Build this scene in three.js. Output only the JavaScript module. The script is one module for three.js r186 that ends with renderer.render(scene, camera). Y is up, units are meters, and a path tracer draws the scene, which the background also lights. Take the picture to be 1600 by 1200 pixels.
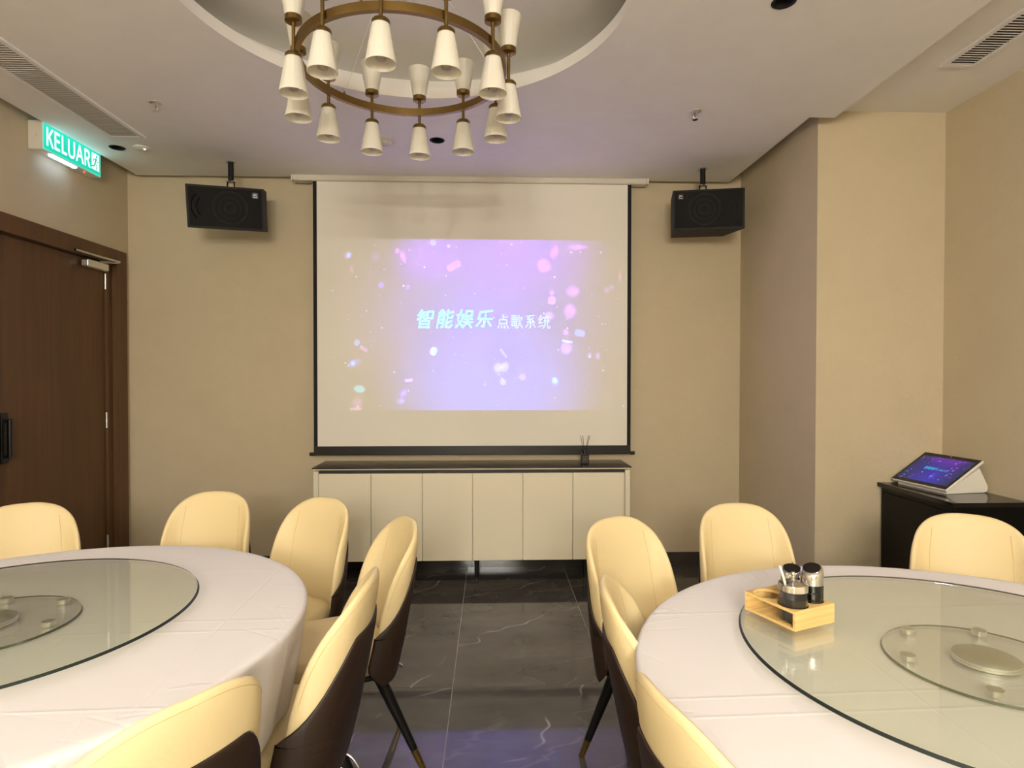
import * as THREE from 'three';
import { RoundedBoxGeometry } from 'three/addons/geometries/RoundedBoxGeometry.js';
import { mergeGeometries, mergeVertices, toCreasedNormals } from 'three/addons/utils/BufferGeometryUtils.js';
import { RectAreaLightUniformsLib } from 'three/addons/lights/RectAreaLightUniformsLib.js';

// ---------------------------------------------------------------- camera, lights, exposure
const scene = new THREE.Scene();
scene.background = new THREE.Color(0, 0, 0);
const renderer = new THREE.WebGLRenderer();
renderer.toneMapping = THREE.LinearToneMapping;
renderer.toneMappingExposure = 1.16;
renderer.shadowMap.enabled = true;
RectAreaLightUniformsLib.init();

const camera = new THREE.PerspectiveCamera((2 * Math.atan(600 / 937) * 180) / Math.PI, 4 / 3, 0.05, 60);
camera.position.set(0, 1.337, 0);
camera.rotation.set(-0.0146, -0.035, 0.0006, 'YXZ');

// room lamps: warm downlights that are switched on over the tables and behind the camera (x, depth)
const LIT = [[-1.3, 1.0, 'left'], [1.2, 0.9, 'right'], [-1.3, -1.5, 'left rear'], [1.2, -1.5, 'right rear']];
const LAMP_COLOR = new THREE.Color().setRGB(1.0, 0.975, 0.94);
const LAMP_POWER = 60;
const CHANDELIER_BEHIND = [-0.1, -2.2];                     // a second, lit chandelier hangs behind the camera
const SHADE_POWER = 1.5;                                     // candela of each of its 24 shades

// ---------------------------------------------------------------- helpers
let seed = 7;
const rnd = () => { seed = (seed * 1664525 + 1013904223) >>> 0; return seed / 4294967296; };
const V = (x, y, d) => new THREE.Vector3(x, y, -d);          // d is depth in front of the camera
const names = new Map();
function numbered(n) { const k = names.get(n) ?? 0; names.set(n, k + 1); return k ? n + '_' + String(k).padStart(3, '0') : n; }
function tag(o, label, category, group, kind) {
  if (label) o.userData.label = label;
  if (category) o.userData.category = category;
  if (group) o.userData.group = group;
  if (kind) o.userData.kind = kind;
  return o;
}
function thing(name, label, category, pos, turn = 0, group) {
  const g = new THREE.Group(); g.name = numbered(name); scene.add(g);
  if (pos) g.position.copy(pos);
  g.rotation.y = turn;
  return tag(g, label, category, group);
}
function part(name, geo, mat, parent = scene, label) {
  const m = new THREE.Mesh(geo, mat); m.name = parent === scene ? numbered(name) : name;
  m.castShadow = m.receiveShadow = true; parent.add(m);
  if (label) m.userData.label = label;
  return m;
}
function struct(name, geo, mat, label) { const m = part(name, geo, mat); tag(m, label, null, null, 'structure'); return m; }
const merged = (list) => mergeGeometries(list.map((g) => (g.index ? g.toNonIndexed() : g)));
const at = (g, x, y, z) => g.translate(x, y, z);
const box = (w, h, d, x = 0, y = 0, z = 0) => at(new THREE.BoxGeometry(w, h, d), x, y, z);
const rbox = (w, h, d, r, x = 0, y = 0, z = 0, s = 3) => at(new RoundedBoxGeometry(w, h, d, s, r), x, y, z);
const cyl = (r1, r2, h, x = 0, y = 0, z = 0, n = 32) => at(new THREE.CylinderGeometry(r1, r2, h, n), x, y, z);
const lathe = (pts, n = 48) => toCreasedNormals(new THREE.LatheGeometry(pts.map((p) => new THREE.Vector2(p[0], p[1])), n), 0.75);
const tube = (pts, r, seg = 24, n = 8) => new THREE.TubeGeometry(new THREE.CatmullRomCurve3(pts), seg, r, n);
function span(x0, x1, y0, y1, d0, d1) { return box(x1 - x0, y1 - y0, d1 - d0, (x0 + x1) / 2, (y0 + y1) / 2, -(d0 + d1) / 2); }
// box whose uv are metres
function metreUV(g) {
  g = g.index ? g.toNonIndexed() : g; g.computeVertexNormals();
  const p = g.attributes.position, n = g.attributes.normal, uv = new Float32Array(p.count * 2);
  for (let i = 0; i < p.count; i++) {
    const ax = Math.abs(n.getX(i)), ay = Math.abs(n.getY(i)), az = Math.abs(n.getZ(i));
    if (ay >= ax && ay >= az) { uv[2 * i] = p.getX(i); uv[2 * i + 1] = p.getZ(i); }
    else if (ax >= az) { uv[2 * i] = p.getZ(i); uv[2 * i + 1] = p.getY(i); }
    else { uv[2 * i] = p.getX(i); uv[2 * i + 1] = p.getY(i); }
  }
  g.setAttribute('uv', new THREE.BufferAttribute(uv, 2));
  return g;
}
function canvas(w, h, draw, srgb = true) {
  const c = document.createElement('canvas'); c.width = w; c.height = h; draw(c.getContext('2d'), w, h);
  const t = new THREE.CanvasTexture(c); t.wrapS = t.wrapT = THREE.RepeatWrapping; t.magFilter = THREE.LinearFilter;
  if (srgb) t.colorSpace = THREE.SRGBColorSpace;
  return t;
}
// value noise that tiles
function noiseField(n, cells, oct, sd, sx = 1, sy = 1) {
  const out = new Float32Array(n * n); let amp = 1, tot = 0;
  for (let o = 0; o < oct; o++) {
    const cx = Math.max(1, Math.round(cells * sx * 2 ** o)), cy = Math.max(1, Math.round(cells * sy * 2 ** o));
    const h = (x, y) => { let s = ((x % cx) * 374761393 + (y % cy) * 668265263 + (sd + o) * 974634521) | 0; s = Math.imul(s ^ (s >>> 13), 1274126177); return ((s ^ (s >>> 16)) >>> 0) / 4294967296; };
    for (let j = 0; j < n; j++) for (let i = 0; i < n; i++) {
      const x = (i / n) * cx, y = (j / n) * cy, x0 = Math.floor(x), y0 = Math.floor(y);
      let a = x - x0, b = y - y0; a = a * a * (3 - 2 * a); b = b * b * (3 - 2 * b);
      out[j * n + i] += amp * ((h(x0, y0) * (1 - a) + h(x0 + 1, y0) * a) * (1 - b) + (h(x0, y0 + 1) * (1 - a) + h(x0 + 1, y0 + 1) * a) * b);
    }
    tot += amp; amp *= 0.5;
  }
  for (let i = 0; i < out.length; i++) out[i] /= tot;
  return out;
}
function dataTex(n, f, srgb) {
  const d = new Uint8Array(n * n * 4);
  for (let j = 0; j < n; j++) for (let i = 0; i < n; i++) { const c = f(i, j, j * n + i); for (let k = 0; k < 3; k++) d[(j * n + i) * 4 + k] = Math.max(0, Math.min(255, c[k])); d[(j * n + i) * 4 + 3] = 255; }
  const t = new THREE.DataTexture(d, n, n); t.wrapS = t.wrapT = THREE.RepeatWrapping; t.magFilter = THREE.LinearFilter; t.needsUpdate = true;
  if (srgb) t.colorSpace = THREE.SRGBColorSpace;
  return t;
}
const rep = (t, x, y = x) => { const c = t.clone(); c.repeat.set(x, y); c.needsUpdate = true; return c; };
const std = (o) => new THREE.MeshStandardMaterial(o);
const phy = (o) => new THREE.MeshPhysicalMaterial(o);

// ---------------------------------------------------------------- materials
const nFine = noiseField(256, 24, 4, 3), nCoarse = noiseField(256, 5, 4, 11);
const grainBump = dataTex(256, (i, j, k) => { const v = nFine[k] * 255; return [v, v, v]; });
const leatherBump = dataTex(256, (i, j, k) => { const v = 128 + (nFine[k] - 0.5) * 420 * (0.6 + nCoarse[k] * 0.4); return [v, v, v]; });
const paintTex = (r, g, b, a) => dataTex(256, (i, j, k) => { const v = 1 + (nCoarse[k] - 0.5) * a + (nFine[k] - 0.5) * a * 0.5; return [r * v, g * v, b * v]; }, true);
const M = {};
M.wall = std({ map: rep(paintTex(200, 186, 156, 0.04), 0.7), roughness: 0.85, bumpMap: rep(grainBump, 3), bumpScale: 0.0006 });
M.ceiling = std({ map: rep(paintTex(241, 237, 229, 0.03), 0.7), roughness: 0.95 });
M.door = std({ map: dataTex(512, ((f, s) => (i, j) => { const k = (j & 511) * 512 + (i & 511), v = 0.95 + (f[k] - 0.5) * 0.22 + (s[k] - 0.5) * 0.16; return [98 * v, 68 * v, 38 * v]; })(noiseField(512, 8, 4, 5, 6, 0.25), noiseField(512, 2, 3, 8, 3, 0.5)), true), roughness: 0.5 });
M.skirting = std({ color: 0x3a3733, roughness: 0.12 });
M.grout = std({ color: 0xb0a196, roughness: 0.8 });
M.cream = phy({ color: 0xe8d4a2, roughness: 0.48, bumpMap: leatherBump, bumpScale: 0.0004, specularIntensity: 0.7 });
M.seam = std({ color: 0xd6bd88, roughness: 0.7 });
M.brown = phy({ color: 0x2a1c12, roughness: 0.52, bumpMap: leatherBump, bumpScale: 0.0004 });
M.black = std({ color: 0x0c0b0b, roughness: 0.35 });
M.blackMatte = std({ color: 0x0d0c0b, roughness: 0.8 });
M.brass = std({ color: 0x8f7442, metalness: 1, roughness: 0.38 });
M.gold = std({ color: 0xc9a860, metalness: 1, roughness: 0.25 });
M.chrome = std({ color: 0xd8d8d6, metalness: 1, roughness: 0.12 });
M.steel = std({ color: 0xe9e8e2, metalness: 1, roughness: 0.4 });
M.white = std({ color: 0xe9e5da, roughness: 0.45 });
M.offwhite = std({ color: 0xd8d2c4, roughness: 0.6 });
M.cloth = std({ color: 0xe4dfdd, roughness: 0.9 });
M.shade = phy({ color: 0xfbf7ea, roughness: 0.45, transmission: 0.35, thickness: 0 });
M.bulb = phy({ color: 0xc9bba8, roughness: 0.3, transmission: 0.25, thickness: 0 });
M.glass = phy({ color: 0xfafcf7, roughness: 0.015, transmission: 1, thickness: 0, ior: 1.5 });
M.clear = phy({ color: 0xffffff, roughness: 0.02, transmission: 1, thickness: 0, ior: 1.5 });
M.glassEdge = std({ color: 0x0d1a14, roughness: 0.6 });
M.cabinet = std({ color: 0xe9e0c6, roughness: 0.42 });
M.cabDark = std({ color: 0x241e19, roughness: 0.5 });
M.marble = std({ map: dataTex(512, (i, j, k) => { const a = nCoarse[((j >> 1) & 255) * 256 + ((i >> 1) & 255)], f = nFine[(j & 255) * 256 + (i & 255)]; const v = 62 + (a - 0.5) * 60 + (f - 0.5) * 26; return [v * 1.06, v, v * 0.92]; }, true), roughness: 0.22 });

// floor tile marble: dark grey-brown with pale veins; four variants
function floorTex(sd) {
  const a = noiseField(512, 3, 5, sd, 1, 3), b = noiseField(512, 2, 4, sd + 40, 1, 1.6), c = noiseField(512, 30, 2, sd + 80);
  return dataTex(512, (i, j, k) => {
    const q = (j - i) / 512, w = Math.abs((((q * 2 + b[k] * 0.9) % 1) + 2) % 1 - 0.5), vein = Math.max(0, 1 - w / 0.012) * Math.max(0, Math.min(1, (a[k] - 0.45) * 6));
    const w2 = Math.abs((((q * 4 + a[k] * 1.6 + b[k] * 0.5) % 1) + 2) % 1 - 0.5), vein2 = Math.max(0, 1 - w2 / 0.06) * Math.max(0, (b[k] - 0.42) * 2.4);
    const v = 70 + (a[k] - 0.5) * 44 + (c[k] - 0.5) * 8 + vein * 80 + vein2 * 26;
    return [v * 1.05, v * 1.0, v * 0.95];
  }, true);
}
M.tiles = [21, 33, 57, 71].map((s) => std({ map: floorTex(s), roughness: 0.055 }));

// ---------------------------------------------------------------- room shell
const XL = -2.465, XP = 1.756, XR = 2.461, DB = 4.178, DP = 3.183, DR = -3.0, HC = 2.6755, HU = 2.758, T = 0.12;

// floor slab and tiles
{
  const floor = thing('floor', 'polished dark grey marble tile floor', null); tag(floor, null, null, null, 'structure');
  part('screed', span(XL - T, XR + T, -0.1, -0.0012, DR - T, DB + T), M.grout, floor);
  const PW = 0.67, PL = 1.34, x0 = -0.164, d0 = 2.56, gap = 0.003;
  let k = 0;
  for (let i = -4; i <= 4; i++) for (let j = -5; j <= 2; j++) {
    const a = Math.max(XL, x0 + i * PW), b = Math.min(XR, x0 + (i + 1) * PW), c = Math.max(DR, d0 + j * PL), e = Math.min(DB, d0 + (j + 1) * PL);
    if (b - a < 0.05 || e - c < 0.02) continue;
    const g = span(a + gap / 2, b - gap / 2, -0.012, 0, c + gap / 2, e - gap / 2), p = g.attributes.position, uv = g.attributes.uv;
    for (let q = 0; q < p.count; q++) uv.setXY(q, p.getX(q) / 1.3 + k * 0.37, -p.getZ(q) / 1.3 + k * 0.21);
    part('tile', g, M.tiles[k++ % 4], floor);
  }
}
// walls
struct('wall_back', metreUV(span(XL - T, XP, 0, 2.95, DB, DB + T)), M.wall, 'beige painted wall behind the projection screen');
struct('wall_left', metreUV(merged([span(XL - T, XL, 0, 2.95, DR, 2.95), span(XL - T, XL, 2.155, 2.95, 2.95, 4.13), span(XL - T, XL, 0, 2.95, 4.13, DB)])), M.wall, 'beige painted wall with the wooden door');
struct('wall_pillar', metreUV(span(XP, XR + T, 0, 2.95, DP, DB + T)), M.wall, 'projecting beige pillar right of the screen');
struct('wall_right', metreUV(span(XR, XR + T, 0, 2.95, DR, DP)), M.wall, 'beige painted wall beside the black counter');
struct('wall_rear', metreUV(span(XL - T, XR + T, 0, 2.95, DR - T, DR)), M.wall, 'beige painted wall behind the viewer');
struct('baseboard_back', span(XL, XP, 0, 0.09, DB - 0.012, DB), M.skirting, 'dark marble skirting under the back wall');
struct('baseboard_pillar', merged([span(XP - 0.012, XP, 0, 0.09, DP - 0.012, DB - 0.012), span(XP, XR, 0, 0.09, DP - 0.012, DP)]), M.skirting, 'dark marble skirting around the pillar');
struct('baseboard_right', span(XR - 0.012, XR, 0, 0.09, DR, DP - 0.012), M.skirting, 'dark marble skirting along the right wall');
struct('baseboard_left', span(XL, XL + 0.012, 0, 0.09, DR, 2.945), M.skirting, 'dark marble skirting along the left wall');

// ceiling: floating lower panel with a round opening, upper ceiling with a round recess above it
const RC = [-0.305, 2.1185], RR = 0.812;
const ceilHoles = [];
function holed(outline, holes, y0, y1) {
  const s = new THREE.Shape(outline.map(([x, d]) => new THREE.Vector2(x, d)));
  for (const [x, d, r, n] of holes) { const h = new THREE.Path(); h.absarc(x, d, r, 0, Math.PI * 2, true); s.holes.push(h); }
  const g = new THREE.ExtrudeGeometry(s, { depth: y1 - y0, bevelEnabled: false, curveSegments: 96 });
  g.rotateX(-Math.PI / 2); g.translate(0, y0, 0);          // shape y (depth) -> -z
  return g;
}
const DL = [[-0.307, 3.45], [-2.2, 3.63], [1.049, 2.134], ...LIT.map(([x, d]) => [x, d])];
{
  const panelOutline = [[-2.37, DR + 0.1], [1.785, DR + 0.1], [1.785, 3.075], [1.65, 3.075], [1.65, 4.12], [-2.37, 4.12]];
  struct('ceiling', metreUV(holed(panelOutline, [[RC[0], RC[1], RR], ...DL.map(([x, d]) => [x, d, 0.034])], HC, HC + 0.05)), M.ceiling, 'off-white lowered ceiling with a round opening');
  const upper = holed([[XL - T, DR - T], [XR + T, DR - T], [XR + T, DB + T], [XL - T, DB + T]], [[RC[0], RC[1], 1.02], ...DL.map(([x, d]) => [x, d, 0.05])], HU, HU + 0.1);
  struct('ceiling_upper', metreUV(upper), M.ceiling, 'upper ceiling showing right of the lowered ceiling');
  struct('ceiling_recess', merged([cyl(1.02, 1.02, 0.03, RC[0], HU + 0.115, -RC[1], 96), span(XL - T, XR + T, HU + 0.13, HU + 0.2, DR - T, DB + T)].map((g) => metreUV(g))), M.ceiling, 'round ceiling recess above the chandelier');
}

// ---------------------------------------------------------------- downlights
function downlight(x, d, lit, label, group) {
  const t = thing('downlight', label, 'light', V(x, HC, d), 0, group);
  part('trim_ring', lathe([[0.032, 0.0], [0.04, -0.003], [0.043, -0.001], [0.043, 0], [0.034, 0]].map(([r, y]) => [r, y - 0.0002])), M.blackMatte, t);
  part('baffle', lathe([[0.033, 0.0], [0.026, 0.045], [0.026, 0.07], [0.0, 0.07]]), M.blackMatte, t);
  if (!lit) { part('lens', cyl(0.024, 0.024, 0.004, 0, 0.062, 0), std({ color: 0x2a2825, roughness: 0.3 }), t); return; }
  part('lamp_lens', cyl(0.031, 0.031, 0.003, 0, 0.002, 0), M.lampLens, t);
  const l = new THREE.RectAreaLight(LAMP_COLOR, LAMP_POWER, 0.16, 0.16);
  l.position.set(x, HC - 0.012, -d); l.rotation.x = -Math.PI / 2; l.name = 'downlight_beam'; scene.add(l);
}
M.lampLens = std({ color: 0xffffff, emissive: LAMP_COLOR, emissiveIntensity: 3, roughness: 0.6 });
downlight(-0.307, 3.45, false, 'small black recessed downlight above the projection screen');
downlight(-2.2, 3.63, false, 'small black recessed downlight beside the exit sign');
downlight(1.049, 2.134, false, 'black recessed downlight at the top edge of the photo');
for (const [x, d, where] of LIT) downlight(x, d, true, 'lit recessed downlight in the ceiling ' + (where.includes('rear') ? 'behind the viewer, ' + where.split(' ')[0] + ' side' : 'over the ' + where + ' table'), 'lit downlights');

// ---------------------------------------------------------------- door
{
  const f = struct('door_1', span(XL - T + 0.01, XL + 0.018, 0, 2.095, 3.97, 4.13), M.door, 'dark brown wooden door with wide frame');
  const frameUV = (g) => metreUV(g);
  f.geometry = frameUV(merged([span(XL - T, XL + 0.018, 0, 2.155, 4.02, 4.13), span(XL - T, XL + 0.018, 0, 2.155, 2.945, 3.05), span(XL - T, XL + 0.018, 2.06, 2.155, 3.05, 4.02),
    span(XL - T, XL - 0.012, 0, 2.06, 3.97, 4.02), span(XL - T, XL - 0.012, 0, 2.06, 3.05, 3.1)]));
  part('door_leaf', metreUV(span(XL - 0.07, XL - 0.03, 0.006, 2.056, 3.104, 3.966)), M.door, f);
  part('door_handle', merged([rbox(0.012, 0.26, 0.045, 0.004, XL - 0.02, 1.012, -3.147), rbox(0.02, 0.2, 0.022, 0.006, XL + 0.008, 1.012, -3.147), box(0.03, 0.014, 0.014, XL - 0.002, 1.1, -3.147), box(0.03, 0.014, 0.014, XL - 0.002, 0.92, -3.147)]), M.black, f, 'black pull handle plate');
  for (const y of [1.94, 1.045, 0.25]) part('hinge', merged([cyl(0.006, 0.006, 0.1, XL - 0.022, y, -3.968, 12), cyl(0.0068, 0.0068, 0.03, XL - 0.022, y, -3.968, 12)]), M.steel, f);
  const c = part('door_closer', rbox(0.045, 0.045, 0.2, 0.008, XL + 0.005, 2.02, -3.83), M.steel, f, 'silver door closer body');
  part('closer_arm', merged([tube([new THREE.Vector3(XL + 0.012, 2.046, -3.86), new THREE.Vector3(XL + 0.06, 2.055, -3.93), new THREE.Vector3(XL + 0.075, 2.062, -3.96)], 0.007), tube([new THREE.Vector3(XL + 0.075, 2.064, -3.96), new THREE.Vector3(XL + 0.05, 2.068, -3.8), new THREE.Vector3(XL + 0.025, 2.075, -3.62)], 0.007)]), M.chrome, c);
}

// ---------------------------------------------------------------- exit sign
{
  const t = thing('exit_sign', 'green illuminated exit sign box high on the left wall', 'sign', V(XL, 2.62, 3.54));
  const w = 0.48, h = 0.148, dp = 0.075;
  part('housing', rbox(dp, h + 0.006, w, 0.004, dp / 2, 0, 0), M.white, t);
  part('end_cap', merged([rbox(dp - 0.006, h, 0.004, 0.0015, dp / 2, 0, w / 2 + 0.001), cyl(0.012, 0.012, 0.004, 0, 0, 0, 20).rotateX(Math.PI / 2).translate(dp / 2, 0, w / 2 + 0.004)]), M.offwhite, t);
  const tex = canvas(1024, 320, (c, W, H) => {
    c.fillStyle = '#10b49c'; c.fillRect(0, 0, W, H);
    c.strokeStyle = '#3fd0b0'; c.lineWidth = 10; c.strokeRect(5, 5, W - 10, H - 10);
    c.fillStyle = '#eafffb'; c.font = '300px sans-serif'; c.textBaseline = 'alphabetic';
    const tw = c.measureText('KELUAR').width; c.save(); c.translate(34, 262); c.scale(790 / tw, 1); c.fillText('KELUAR', 0, 0); c.strokeStyle = '#eafffb'; c.lineWidth = 9; c.strokeText('KELUAR', 0, 0); c.restore();
    // running figure in a doorway
    c.fillStyle = '#eafffb'; c.fillRect(850, 46, 145, 226);
    c.strokeStyle = '#0d9b80'; c.lineCap = 'round'; c.lineJoin = 'round';
    c.fillStyle = '#0d9b80'; c.beginPath(); c.arc(948, 78, 17, 0, 7); c.fill();
    c.lineWidth = 24; c.beginPath(); c.moveTo(938, 110); c.lineTo(914, 168); c.stroke();
    c.lineWidth = 15; c.beginPath(); c.moveTo(936, 112); c.lineTo(900, 116); c.lineTo(880, 150); c.moveTo(940, 116); c.lineTo(958, 146); c.lineTo(984, 140); c.stroke();
    c.lineWidth = 18; c.beginPath(); c.moveTo(914, 166); c.lineTo(952, 196); c.lineTo(944, 246); c.moveTo(912, 170); c.lineTo(896, 214); c.lineTo(858, 222); c.stroke();
    c.fillRect(850, 262, 145, 10);
  });
  const m = std({ map: tex, emissive: 0xffffff, emissiveMap: tex, emissiveIntensity: 1.0, roughness: 0.3 });
  part('sign_face', at(new THREE.PlaneGeometry(w - 0.01, h - 0.004).rotateY(Math.PI / 2), dp + 0.0012, 0, 0), m, t);
  part('lamp_lens', rbox(0.022, 0.012, 0.2, 0.004, dp - 0.018, -h / 2 - 0.008, 0.06), std({ color: 0xffffff, emissive: 0xbcdcff, emissiveIntensity: 5 }), t, 'glowing white lamp strip under the sign');
  part('led_indicator', cyl(0.005, 0.005, 0.008, dp - 0.02, -h / 2 - 0.006, -0.12, 12), std({ color: 0xff8070, emissive: 0xff5040, emissiveIntensity: 1.5 }), t);
  const l = new THREE.RectAreaLight(0x9cc4ff, 5, 0.2, 0.02); l.position.set(XL + dp - 0.018, 2.62 - h / 2 - 0.017, -3.48); l.lookAt(l.position.x, 0, l.position.z); l.rotation.set(-Math.PI / 2, 0, Math.PI / 2); l.name = 'exit_sign_lamp'; scene.add(l);
  const l2 = new THREE.RectAreaLight(0x8fdcf0, 0.9, w, h); l2.position.set(XL + dp + 0.004, 2.62, -3.54); l2.rotation.y = Math.PI / 2; l2.rotation.y = -Math.PI / 2; l2.name = 'exit_sign_glow'; scene.add(l2);
}

// ---------------------------------------------------------------- ceiling fittings
function vent(x0, x1, d0, d1, y, pitch, back, label) {
  const t = thing('ceiling_vent', label, 'vent', V((x0 + x1) / 2, y, (d0 + d1) / 2));
  const w = x1 - x0, L = d1 - d0, b = 0.022;
  part('frame', merged([box(b, 0.008, L, -w / 2 + b / 2, -0.004, 0), box(b, 0.008, L, w / 2 - b / 2, -0.004, 0), box(w - 2 * b, 0.008, b, 0, -0.004, -L / 2 + b / 2), box(w - 2 * b, 0.008, b, 0, -0.004, L / 2 - b / 2)]), M.ceiling, t);
  part('backing', box(w - 2 * b, 0.001, L - 2 * b, 0, -0.0008, 0), std({ color: back, roughness: 0.9 }), t);
  const g = box(w - 2 * b, 0.0012, 0.0135).rotateX(0.35), n = Math.floor((L - 2 * b) / pitch);
  for (let i = 0; i < n; i++) { const s = part('slat', g, M.ceiling, t); s.position.set(0, -0.0052, -L / 2 + b + (i + 0.5) * pitch); }
}
vent(-2.142, -1.94, 1.9, 3.465, HC, 0.0185, 0xc9bfb0, 'long ceiling air vent with cross slats left of the exit sign');
vent(2.055, 2.215, 1.5, 2.7, HU, 0.0185, 0x5f564a, 'ceiling air vent with cross slats near the right wall');
function sprinkler(x, d, label) {
  const t = thing('sprinkler', label, 'sprinkler', V(x, HC, d));
  part('escutcheon', lathe([[0.0, -0.006], [0.018, -0.006], [0.03, -0.002], [0.031, 0]]), M.steel, t);
  part('sprinkler_frame', merged([tube([new THREE.Vector3(-0.009, -0.004, 0), new THREE.Vector3(-0.011, -0.022, 0), new THREE.Vector3(0, -0.036, 0)], 0.0022), tube([new THREE.Vector3(0.009, -0.004, 0), new THREE.Vector3(0.011, -0.022, 0), new THREE.Vector3(0, -0.036, 0)], 0.0022)]), M.chrome, t);
  part('heat_bulb', cyl(0.0022, 0.0022, 0.026, 0, -0.018, 0, 10), std({ color: 0x6a5a50, roughness: 0.2 }), t);
  part('deflector', cyl(0.014, 0.014, 0.0015, 0, -0.042, 0, 24), M.chrome, t);
}
sprinkler(-1.65, 3.031, 'chrome ceiling sprinkler between the left air vent and the chandelier');
sprinkler(1.034, 3.026, 'chrome ceiling sprinkler right of the chandelier');
{
  let t = thing('smoke_detector', 'flat round white smoke detector on the ceiling behind the chandelier', 'detector', V(-0.6, HC, 3.46));
  part('base', lathe([[0, -0.012], [0.05, -0.012], [0.058, -0.006], [0.058, 0]]), M.offwhite, t);
  part('sensor_cap', lathe([[0, -0.03], [0.025, -0.028], [0.034, -0.02], [0.036, -0.012]]), M.offwhite, t);
  t = thing('occupancy_sensor', 'small round white ceiling sensor with bright spot beside the exit sign', 'sensor', V(-2.055, HC, 3.627));
  part('base', lathe([[0, -0.01], [0.036, -0.01], [0.046, -0.004], [0.046, 0]]), M.white, t);
  part('led_indicator', cyl(0.006, 0.006, 0.006, 0.022, -0.012, 0.01, 12), std({ color: 0xffffff, emissive: 0xffffff, emissiveIntensity: 1.2 }), t);
}

// ---------------------------------------------------------------- chandelier
M.litShade = std({ color: 0xfbf7ea, emissive: LAMP_COLOR, emissiveIntensity: 1.2, roughness: 0.45 });
function chandelier(cx, cd, lit, top, label) {
  const HR = lit ? 1.98 : 2.3925, R = 0.359, t = thing('chandelier', label, 'chandelier', V(cx, HR, cd)), glassM = lit ? M.litShade : M.shade;
  part('ring', lathe([[R - 0.017, 0], [R, 0], [R, 0.027], [R - 0.017, 0.027], [R - 0.017, 0]], 128), M.brass, t);
  const prof = [[0.0262, 0], [0.0455, 0.112], [0.0443, 0.1125], [0.0252, 0.004], [0, 0.004]];
  const shadeUp = lathe(prof, 40), shadeDn = lathe(prof.map(([r, y]) => [r, -y]), 40);
  const capUp = lathe([[0, 0], [0.022, 0], [0.0265, 0.003], [0.0265, 0.02], [0.0255, 0.021], [0, 0.021]], 32), capDn = lathe([[0, 0], [0.012, 0], [0.022, -0.003], [0.0265, -0.008], [0.0265, -0.021], [0, -0.021]], 32);
  const rod = cyl(0.0058, 0.0058, 0.1, 0, 0.0175, 0, 16), bulbG = lathe([[0, 0.0], [0.009, 0.002], [0.012, 0.03], [0.018, 0.06], [0.019, 0.08], [0.013, 0.096], [0, 0.102]], 24), bulbD = lathe([[0, 0.0], [0.009, 0.002], [0.012, 0.03], [0.018, 0.06], [0.019, 0.08], [0.013, 0.096], [0, 0.102]].map(([r, y]) => [r, -y]), 24);
  for (let i = 0; i < 12; i++) {
    const a = (i * 30 + 1.9) * Math.PI / 180, arm = new THREE.Group(); arm.name = 'lamp_arm'; t.add(arm);
    arm.position.set(Math.sin(a) * (R + 0.007), 0, -Math.cos(a) * (R + 0.007));
    part('rod', rod, M.brass, arm);
    part('cap', capUp, M.brass, arm).position.y = 0.0645; part('cap', capDn, M.brass, arm).position.y = -0.0295;
    part('glass_shade', shadeUp, glassM, arm).position.y = 0.082; part('glass_shade', shadeDn, glassM, arm).position.y = -0.047;
    part('bulb', bulbG, M.bulb, arm).position.y = 0.088; part('bulb', bulbD, M.bulb, arm).position.y = -0.053;
    if (lit) for (const y of [0.185, -0.15]) { const l = new THREE.PointLight(LAMP_COLOR, SHADE_POWER); l.shadow.radius = 1.5; l.castShadow = true; l.name = 'chandelier_lamp'; l.position.set(cx + arm.position.x, HR + y, -cd + arm.position.z); scene.add(l); }
  }
  for (const az of [-48, 72, 192]) {
    const a = az * Math.PI / 180, x = Math.sin(a) * (R - 0.0085), z = -Math.cos(a) * (R - 0.0085);
    part('suspension_wire', tube([new THREE.Vector3(x, 0.03, z), new THREE.Vector3(x * 0.1, top - 0.012 - HR, z * 0.1)], 0.0009, 2, 6), M.steel, t);
    part('ferrule', cyl(0.004, 0.005, 0.014, x, 0.033, z, 12), M.gold, t);
  }
  part('canopy', cyl(0.07, 0.07, 0.02, 0, top - 0.0105 - HR, 0), M.brass, t);
}
chandelier(RC[0], RC[1], false, HU + 0.1, 'round brass ring chandelier with white glass shades up and down');
chandelier(CHANDELIER_BEHIND[0], CHANDELIER_BEHIND[1], true, HC, 'lit brass ring chandelier hanging behind the viewer');

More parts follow.
